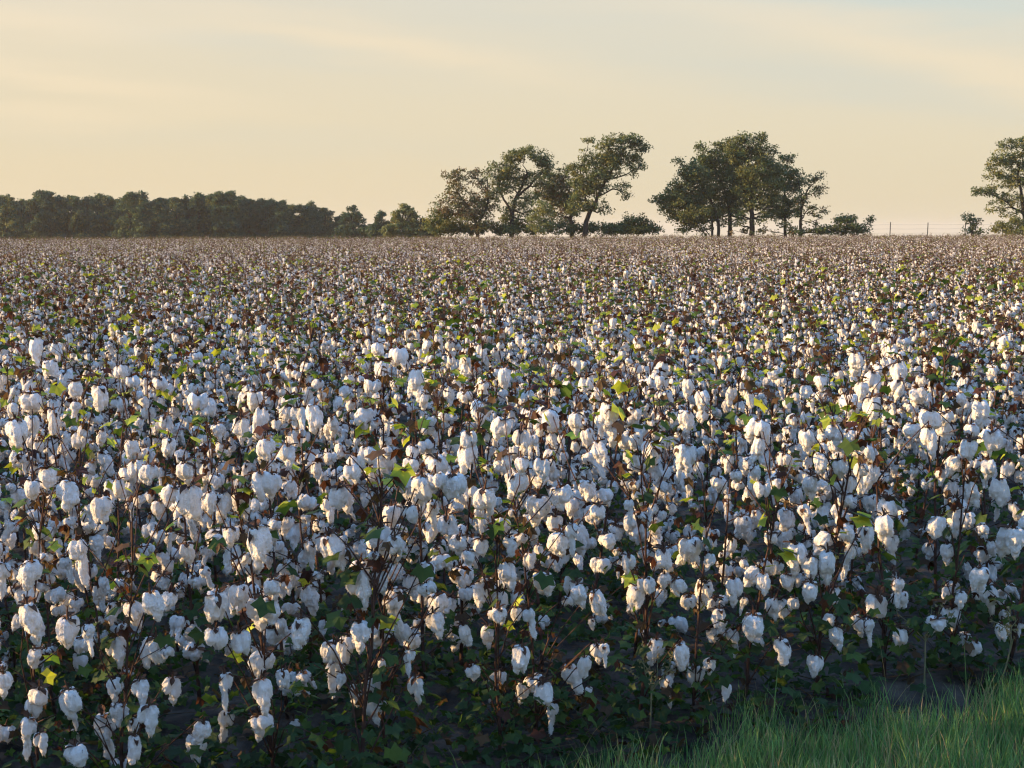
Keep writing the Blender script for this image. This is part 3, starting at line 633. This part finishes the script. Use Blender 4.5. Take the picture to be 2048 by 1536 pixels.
t = Tree(158, 1025, 2)
t.trunk([(1025, 471), (1024, 445), (1026, 420), (1032, 395), (1045, 372), (1055, 345)], .30, .08); t.trunk([(1025, 430), (1012, 405), (1000, 385), (996, 355)], .16, .05); t.trunk([(1030, 402), (1060, 372), (1085, 345), (1100, 325)], .15, .05)
for c in [(1050, 308, 34, 14, 1.2), (1025, 322, 24, 20, 1.1), (1085, 318, 22, 18, 1.3), (1015, 345, 22, 22, 1.1), (1045, 355, 26, 16, 1.0), (1000, 360, 20, 26, .7), (1075, 345, 22, 14, .45), (1020, 375, 24, 16, .8), (1100, 348, 18, 18, .6), (1050, 385, 20, 10, .4), (975, 345, 16, 14, .6), (985, 385, 22, 18, .6), (1020, 425, 24, 16, .8), (1045, 440, 22, 14, .7), (1085, 365, 24, 16, .8), (1095, 335, 16, 14, .8), (990, 330, 14, 12, .6), (1062, 395, 22, 14, .6), (1005, 440, 24, 14, .5), (1035, 405, 26, 12, .7), (1060, 420, 22, 14, .6), (1030, 458, 30, 10, 1.0)]: t.clump(*c, cols=GRN + OLV)
t.done('round_topped_tree', 'round-topped tree with a dense dome, left of the leaning tree', group=G1)

t = Tree(160, 1120, 3)
t.trunk([(1143, 471), (1143, 445), (1140, 420), (1128, 392), (1115, 365)], .30, .07)
for c in [(1115, 350, 20, 16, .7), (1128, 370, 22, 18, .9), (1100, 378, 22, 18, .8), (1120, 398, 28, 18, .9), (1140, 410, 24, 20, 1.0), (1098, 405, 18, 14, .5), (1112, 425, 26, 14, .7), (1150, 430, 16, 12, .6), (1135, 345, 14, 16, .7), (1095, 355, 18, 14, .6), (1085, 390, 20, 16, .8), (1108, 385, 24, 18, .9), (1140, 388, 20, 18, .9), (1125, 448, 30, 12, .7)]: t.clump(*c, cols=RED + GRN)
t.done('low_spreading_tree', 'lower brownish tree between the round-topped tree and the leaning tree', group=G1)

t = Tree(155, 1170, 4)
t.trunk([(1168, 471), (1172, 445), (1182, 420), (1194, 395), (1212, 360), (1232, 325), (1250, 295)], .30, .07); t.trunk([(1178, 430), (1172, 400), (1165, 370), (1160, 340)], .16, .05); t.trunk([(1196, 392), (1225, 378), (1248, 385), (1256, 400)], .09, .03); t.trunk([(1212, 360), (1250, 350), (1278, 335)], .09, .04)
for c in [(1245, 283, 34, 16, 1.2), (1215, 290, 24, 16, .9), (1275, 290, 18, 18, 1.0), (1230, 312, 28, 20, 1.2), (1265, 318, 22, 18, 1.0), (1200, 322, 22, 20, 1.0), (1180, 305, 18, 14, .45), (1165, 330, 18, 18, .8), (1222, 342, 24, 16, .9), (1190, 352, 28, 20, 1.2), (1160, 365, 22, 20, 1.1), (1180, 385, 24, 16, 1.1), (1262, 345, 14, 12, .7), (1288, 300, 10, 14, .5), (1158, 395, 20, 18, .9), (1250, 365, 14, 12, .4), (1240, 378, 16, 10, .4), (1282, 335, 6, 10, .4), (1252, 392, 8, 10, .4), (1195, 408, 16, 12, .8), (1208, 420, 12, 8, .6), (1178, 282, 10, 8, .4), (1150, 345, 16, 16, .8), (1170, 412, 22, 14, 1.0), (1195, 370, 24, 18, 1.1), (1150, 415, 18, 16, .9), (1218, 325, 20, 18, 1.1)]: t.clump(*c, cols=GRN + OLV)
t.done('leaning_tree', 'tall tree leaning to the right with a sweeping wind-bent crown', group=G1)

t = Tree(154, 1082, 5)
for c in [(1085, 412, 20, 16, .9), (1070, 432, 16, 20, .8), (1092, 440, 20, 20, 1.0), (1078, 457, 24, 12, .9)]: t.clump(*c, cols=PALE_GRN + OLV)
t.done('pale_bush', 'pale green upright bush in front of the round-topped tree', 'bush')
t = Tree(157, 880, 6); t.trunk([(880, 471), (880, 450), (876, 430)], .12, .05)
for c in [(878, 425, 18, 16, 1.0), (866, 445, 18, 18, 1.1), (895, 442, 24, 22, 1.1), (880, 460, 34, 12, 1.2), (915, 458, 26, 12, 1.1)]: t.clump(*c, cols=OLV + GRN)
t.done('leafy_shrub', 'leafy olive shrub at the left foot of the big tree clump', 'shrub')
t = Tree(158, 1268, 7)
for c in [(1268, 440, 26, 12, 1.6), (1250, 455, 24, 12, 1.5), (1290, 455, 28, 12, 1.6), (1268, 458, 40, 10, 1.5), (1312, 462, 14, 7, 1.0)]: t.clump(*c, cols=GRN)
t.done('rounded_bush', 'dense rounded dark bush alone between the two big tree clumps', 'bush')
for q, (x, lab) in enumerate([(1030, 'dark low bush around the foot of the round-topped tree'), (920, 'dark low bush at the left, below the thin reddish tree'), (1245, 'dark low bush left of the rounded bush in the gap'), (970, 'dark low bush under the thin reddish tree'), (1128, 'dark low bush around the foot of the low brownish tree'), (1200, 'dark low bush to the right of the leaning trunk')]):
    t = Tree(159, x, 20 + q)
    for c in [(x - 26, 458, 20, 11, 1.3), (x, 455, 24, 13, 1.3), (x + 28, 459, 20, 10, 1.3)]: t.clump(*c, cols=GRN)
    t.done('low_bush', lab, 'bush')

t = Tree(156, 1437, 8); t.trunk([(1439, 471), (1437, 445), (1430, 420), (1418, 395), (1400, 365)], .20, .06); t.trunk([(1425, 471), (1424, 440), (1412, 415), (1385, 400)], .15, .05)
for c in [(1345, 400, 26, 20, 1.2), (1325, 395, 16, 12, .7), (1365, 372, 26, 20, 1.1), (1350, 385, 22, 16, 1.1), (1385, 350, 26, 22, 1.2), (1375, 405, 28, 24, 1.4), (1405, 380, 28, 24, 1.4), (1340, 420, 22, 12, .7), (1370, 435, 24, 16, 1.2), (1395, 440, 26, 20, 1.3), (1360, 325, 12, 8, .35), (1385, 325, 12, 10, .5), (1372, 345, 20, 16, .9), (1330, 410, 20, 14, .9), (1345, 432, 16, 12, .8), (1400, 350, 26, 20, 1.2), (1390, 425, 26, 16, 1.2), (1312, 402, 8, 8, .4), (1380, 458, 26, 10, .9), (1410, 460, 14, 10, .8), (1400, 412, 28, 20, 1.3), (1425, 425, 22, 16, 1.0), (1360, 400, 24, 20, 1.2), (1350, 438, 16, 12, .6)]: t.clump(*c, cols=OLV + GRN)
t.done('twin_trunk_tree', 'olive tree with drooping left side, left half of the dense right-hand clump', group=G1)
t = Tree(158, 1460, 9); t.trunk([(1460, 471), (1460, 440), (1458, 410), (1445, 370), (1430, 335)], .26, .06); t.trunk([(1459, 415), (1475, 380), (1480, 345)], .14, .05)
for c in [(1405, 305, 14, 14, .7), (1420, 318, 24, 18, 1.1), (1440, 300, 22, 18, 1.2), (1425, 345, 32, 22, 1.5), (1460, 330, 30, 24, 1.5), (1450, 365, 34, 22, 1.5), (1430, 390, 32, 20, 1.5), (1470, 395, 30, 18, 1.5), (1450, 415, 28, 14, 1.3), (1400, 292, 6, 10, .6), (1410, 330, 26, 18, 1.2), (1480, 372, 26, 20, 1.3), (1470, 422, 26, 12, 1.1), (1440, 432, 22, 12, 1.0), (1482, 438, 18, 8, .6), (1450, 448, 12, 8, .5), (1530, 432, 22, 10, .8)]: t.clump(*c, cols=GRN)
t.done('dense_dark_tree', 'dense dark green tree in the middle of the right-hand clump', group=G1)
t = Tree(155, 1505, 10); t.trunk([(1505, 471), (1504, 440), (1503, 410), (1502, 375), (1497, 335), (1492, 300)], .32, .07); t.trunk([(1503, 412), (1525, 385), (1540, 350)], .16, .05); t.trunk([(1503, 440), (1480, 428), (1462, 418)], .10, .05)
for c in [(1490, 280, 28, 14, 1.1), (1465, 290, 22, 16, 1.1), (1515, 285, 20, 14, .9), (1490, 308, 36, 20, 1.4), (1525, 310, 24, 18, 1.3), (1540, 335, 22, 22, 1.3), (1505, 340, 34, 24, 1.5), (1480, 350, 30, 22, 1.4), (1530, 365, 30, 22, 1.5), (1500, 380, 34, 20, 1.5), (1535, 395, 26, 16, 1.3), (1515, 410, 26, 12, 1.1), (1490, 408, 22, 12, 1.1), (1546, 300, 10, 10, .5), (1525, 272, 8, 6, .6), (1530, 425, 18, 10, .6), (1550, 410, 20, 16, 1.1), (1548, 370, 22, 18, 1.2), (1470, 310, 26, 18, 1.2), (1555, 345, 16, 16, 1.0), (1480, 425, 26, 12, .7), (1520, 440, 16, 10, .3), (1470, 445, 16, 10, .3)]: t.clump(*c, cols=GRN + OLV[:1])
t.done('tall_broad_tree', 'tallest tree of the right-hand clump, broad dark crown on a thick trunk', group=G1)
t = Tree(159, 1575, 11); t.trunk([(1572, 471), (1570, 440), (1568, 400), (1570, 350)], .2, .05)
for c in [(1575, 320, 16, 14, .9), (1562, 340, 18, 18, 1.2), (1585, 348, 18, 20, 1.1), (1570, 375, 26, 22, 1.3), (1565, 405, 26, 20, 1.4), (1580, 425, 24, 14, 1.3), (1555, 430, 20, 10, .9), (1595, 370, 14, 16, .8)]: t.clump(*c, cols=GRN)
t.done('narrow_tree', 'narrow dark tree squeezed between the tallest tree and the bare-branched tree', group=G1)
t = Tree(155, 1600, 12); t.trunk([(1601, 471), (1601, 450), (1602, 425), (1606, 400), (1618, 375), (1635, 360)], .19, .04); t.trunk([(1602, 440), (1615, 420), (1632, 410)], .07, .03); t.trunk([(1592, 468), (1580, 448), (1568, 436)], .09, .03); t.trunk([(1604, 405), (1600, 380), (1596, 358)], .08, .03); t.trunk([(1612, 388), (1638, 385), (1650, 372)], .05, .02)
for c in [(1625, 362, 18, 14, .30), (1640, 372, 12, 12, .28), (1605, 365, 16, 16, .45), (1612, 390, 20, 14, .40), (1638, 388, 14, 10, .22), (1600, 405, 16, 16, .8), (1625, 418, 18, 10, .35), (1640, 425, 16, 10, .28), (1595, 430, 14, 14, .7), (1630, 440, 22, 12, .28), (1540, 462, 24, 6, .7), (1480, 464, 26, 5, .6), (1590, 462, 30, 7, .9), (1625, 460, 26, 8, .9), (1650, 458, 16, 8, .7), (1570, 448, 18, 10, .5), (1640, 350, 10, 10, .25)]: t.clump(*c, cols=RED[:2] + GRN)
t.done('bare_branched_tree', 'sparse tree with bare branches showing sky, right end of the clump', group=G1)
t = Tree(155, 1690, 13); t.trunk([(1690, 471), (1692, 450), (1695, 436)], .06, .02)
for c in [(1690, 446, 18, 12, 1.2), (1672, 456, 18, 10, 1.1), (1705, 455, 16, 10, 1.1), (1688, 462, 34, 8, 1.1), (1655, 462, 18, 7, .9), (1695, 434, 6, 8, .6), (1683, 440, 14, 9, 1.0), (1640, 464, 16, 6, .9), (1705, 440, 8, 8, .8)]: t.clump(*c, cols=GRN)
t.done('ragged_shrub', 'ragged dark shrub just right of the bare-branched tree', 'shrub')
t = Tree(156, 1722, 14); t.trunk([(1722, 471), (1732, 450), (1746, 434)], .05, .015); t.trunk([(1718, 470), (1714, 455)], .05, .02)
for c in [(1715, 456, 12, 9, 1.0), (1732, 456, 12, 9, .6), (1722, 463, 22, 7, 1.0), (1742, 440, 7, 6, .3)]: t.clump(*c, cols=GRN)
t.done('spiky_shrub', 'small spiky shrub with a bare twig, nearest the fence posts', 'shrub')
t = Tree(156, 1946, 15); t.trunk([(1946, 471), (1945, 455), (1938, 440)], .08, .03); t.trunk([(1946, 456), (1953, 442)], .05, .02)
for c in [(1938, 436, 12, 9, .9), (1952, 440, 12, 10, .8), (1945, 452, 12, 8, .6), (1948, 464, 26, 6, 1.1)]: t.clump(*c, cols=GRN + RED[:1])
t.done('sapling', 'small sapling standing alone left of the tree at the right edge', 'sapling')
t = Tree(154, 2048, 16); t.trunk([(2052, 471), (2050, 440), (2046, 410), (2040, 370), (2035, 325)], .30, .07); t.trunk([(2049, 430), (2015, 405), (1985, 390)], .13, .04); t.trunk([(2047, 410), (2085, 370), (2100, 330)], .16, .05)
for c in [(2020, 290, 22, 12, .9), (2060, 290, 32, 16, 1.2), (2000, 315, 24, 18, .9), (2045, 325, 36, 22, 1.1), (2090, 320, 30, 22, 1.3), (1990, 345, 24, 18, .8), (2030, 360, 34, 20, .9), (1962, 378, 20, 10, .45), (1985, 385, 26, 14, .6), (2080, 365, 36, 22, 1.2), (2020, 400, 34, 16, .8), (1985, 412, 22, 12, .45), (2070, 405, 34, 16, 1.0), (2110, 360, 26, 24, 1.0), (2020, 425, 26, 10, .5), (1950, 382, 8, 6, .3)]: t.clump(*c, cols=OLV + GRN)
t.done('spreading_tree', 'wide airy tree cut off by the right edge of the photo', group=G1)
t = Tree(152, 2025, 17)
for c in [(2005, 452, 20, 12, 1.1), (2035, 448, 24, 14, 1.2), (2070, 452, 26, 14, 1.2), (2030, 462, 44, 8, 1.2)]: t.clump(*c, cols=OLV)
t.done('olive_bush', 'olive bush under the wide tree at the right edge', 'bush')

# rough grass margin where the crop ends
mg = MB(); mr_ = np.random.default_rng(91); n = 52000
x = mr_.uniform(-75, 85, n); y = mr_.uniform(150.5, 155, n); h = mr_.uniform(.55, 1.12, n) * (1 + .14 * np.sin(x * .9) * np.sin(x * .37 + 1) + .10 * np.sin(x * 3.1)); a = mr_.uniform(0, 6.28, n); ln = mr_.normal(0, .22, (n, 2)); w = .022
V = np.stack([np.stack([x - np.cos(a) * w, y - np.sin(a) * w, 0 * x], 1), np.stack([x + np.cos(a) * w, y + np.sin(a) * w, 0 * x], 1), np.stack([x + ln[:, 0], y + ln[:, 1], h], 1)], 1).reshape(-1, 3)
C = np.array([(.16, .13, .07), (.20, .16, .085), (.10, .11, .045), (.12, .085, .055)])[mr_.integers(0, 4, n)] * mr_.uniform(.7, 1.2, (n, 1))
mg.add(V, np.arange(3 * n).reshape(-1, 3), 0, np.repeat(C, 3, 0))
tag(mg.build('margin_grass', [M_TREE]), 'rough dry grass margin between the crop and the trees', 'grass', kind='stuff')

# the wood beyond on the left
DW = 290
def wood_tree(seed, x, top, wid, cols, low=True, dens=1.2, D=DW):
    t = Tree(D, x, seed); r = t.r; h = 472 - top
    t.trunk([(x, 471), (x + r.normal(0, 2), 471 - h * .35), (x + r.normal(0, 4), 471 - h * .75)], .28, .08)
    for q in range(3): t.trunk([(x, 471 - h * .4), (x + r.normal(0, wid * .25), 471 - h * .7)], .12, .04, r.normal(0, .8))
    for q in range(12):
        u = r.uniform(-1, 1); v = r.uniform(0, 1); env = math.sqrt(max(0, 1 - (abs(u)) ** 2.2)) * r.uniform(.74, 1.13)
        y = 471 - h * (.30 + .62 * v * env)
        t.clump(x + u * wid * .42, y, wid * .20, h * .12, dens * 2.6, cols, leaf=.34)
    t.clump(x, top + h * .12, wid * .2, h * .1, dens * 2.0, cols, leaf=.42)
    if low:
        for q in range(5): t.clump(x + (q - 2) * .28 * wid, 471 - h * r.uniform(-.02, .05), wid * .26, h * .07, dens * 2.6, cols, leaf=.42, limb=False)
        for q in range(6): t.clump(x + r.uniform(-.6, .6) * wid, 471 - h * r.uniform(.08, .28), wid * .28, h * .12, dens * 2.4, cols, leaf=.45, limb=False)
    return t
DKW = [(.034, .072, .044), (.042, .080, .046), (.054, .084, .044)]
GW = 'trees crowded into the far wood on the left'
protos = []
for q, (w, cols) in enumerate([(62, DKW), (54, DKW + OLV[:1]), (70, DKW), (50, DKW + PALE_GRN[2:]), (60, DKW + OLV[:1])]):
    t = wood_tree(60 + q, 300, 385, w, cols)
    o = t.done('wood_tree', 'dark tree merged into the dense wood beyond the field on the left', group=GW); protos.append(o)
prof_x = [-260, 0, 40, 90, 120, 200, 255, 290, 340, 400, 440, 500, 540, 580, 620, 650, 690, 730, 800, 880]
prof_y = [392, 388, 390, 380, 388, 389, 382, 390, 393, 384, 386, 390, 393, 402, 406, 414, 424, 438, 440, 444]
wr = np.random.default_rng(77); used = [False] * 5; used_spots = []
for rowi, (dd, off, f) in enumerate([(0, 0, .96), (9, 19, .95), (18, 8, .92)]):
    for x in np.arange(-250 + off, 660 if rowi < 1 else 880, 34):
        if rowi == 0 and 30 < x < 66: continue
        px = x + wr.normal(0, 5); top = np.interp(px, prof_x, prof_y) + wr.normal(0, 4.5)
        k = int(wr.integers(5)); D = DW + dd + wr.normal(0, 2); b = at(px, 470, D); b[2] = float(ground_z(*b[:2]))
        s = f * (473.5 - top) / (472 - 385) * D / DW
        if not used[k]: o = protos[k]; used[k] = True; new = True
        else:
            o = protos[k].copy(); link(o)
            for ch in protos[k].children: c = ch.copy(); link(c); c.parent = o
        o.location = b; o.rotation_euler = (0, 0, wr.uniform(0, 6.28)); o.scale = (s * wr.uniform(.9, 1.15), s * wr.uniform(.9, 1.15), s)
for k in range(5):
    if not used[k]: protos[k].location = at(-200 + 30 * k, 470, DW + 25); protos[k].location.z = 0
wood_tree(81, 12, 384, 46, OLV + DKW, low=True, dens=.55, D=280).done('loose_crowned_tree', 'loose-crowned tree with sky showing through at the left edge', group=G1)
wood_tree(82, 704, 411, 50, DKW, dens=.9, D=270).done('small_wood_tree', 'small dark tree off the right end of the far wood', group=G1)
wood_tree(83, 765, 424, 34, DKW, dens=1.1, D=250).done('small_round_tree', 'smallest dark round tree in the gap between wood and big clump', group=G1)
wood_tree(84, 808, 410, 58, PALE_GRN + OLV, dens=1.0, D=240).done('pale_green_tree', 'pale green bushy tree in the gap left of the big clump', group=G1)
wood_tree(85, 845, 436, 40, OLV + DKW, dens=1.1, D=240).done('gap_bush', 'low olive bush filling the gap beside the pale green tree', 'bush')

# ------------------------------------------------------------------ fence
fe = empty('wire_fence', at(1780, 470, 161) * np.array([1, 1, 0])); tag(fe, 'thin wire fence on tall posts right of the tree clumps', 'fence')
f0 = np.array(fe.location); tops = []
for px in (1630, 1705, 1780, 1855, 1930, 2005, 2080):
    m = MB(); b = at(px, 470, 161); b[2] = 0; b = b - f0; h = 2.36 if px < 1800 else 2.30
    m.tube([b + np.array([0, 0, -.2]), b + np.array([0, 0, h * .5]), b + np.array([.03, 0, h])], [.05, .048, .045], 7)
    m.tube([b + np.array([.03, 0, h]), b + np.array([.03, 0, h + .04])], [.045, .005], 7); tops.append(b)
    m.build('post', [M_WOODPOST], fe, True)
for h in (1.2, 1.65, 2.1):
    m = MB(); pts = []
    for a, b in zip(tops[:-1], tops[1:]):
        for t_ in (0, .5): pts.append(a + (b - a) * t_ + np.array([0, -.07, h - (.03 if t_ else 0)]))
    m.tube(pts, .006, 4); m.build('wire', [M_WIRE], fe)

# ------------------------------------------------------------------ evening haze
hm, ht, ho = material('evening_haze')
pv = nd(ht, 'ShaderNodeVolumePrincipled'); pv.inputs['Density'].default_value = .00016; pv.inputs['Color'].default_value = (1.0, .93, .80, 1); pv.inputs['Anisotropy'].default_value = .2
ht.links.new(pv.outputs[0], ho.inputs['Volume'])
hz = MB(); c = np.array([[x, y, z] for z in (-31, 16) for y in (-320, 4600) for x in (-2600, 2600)], float)
hz.add(c, [[0, 2, 3, 1], [4, 5, 7, 6], [0, 1, 5, 4], [2, 6, 7, 3], [0, 4, 6, 2], [1, 3, 7, 5]])
tag(hz.build('haze', [hm]), kind='stuff')
scn.cycles.volume_bounces = 0
print('done')
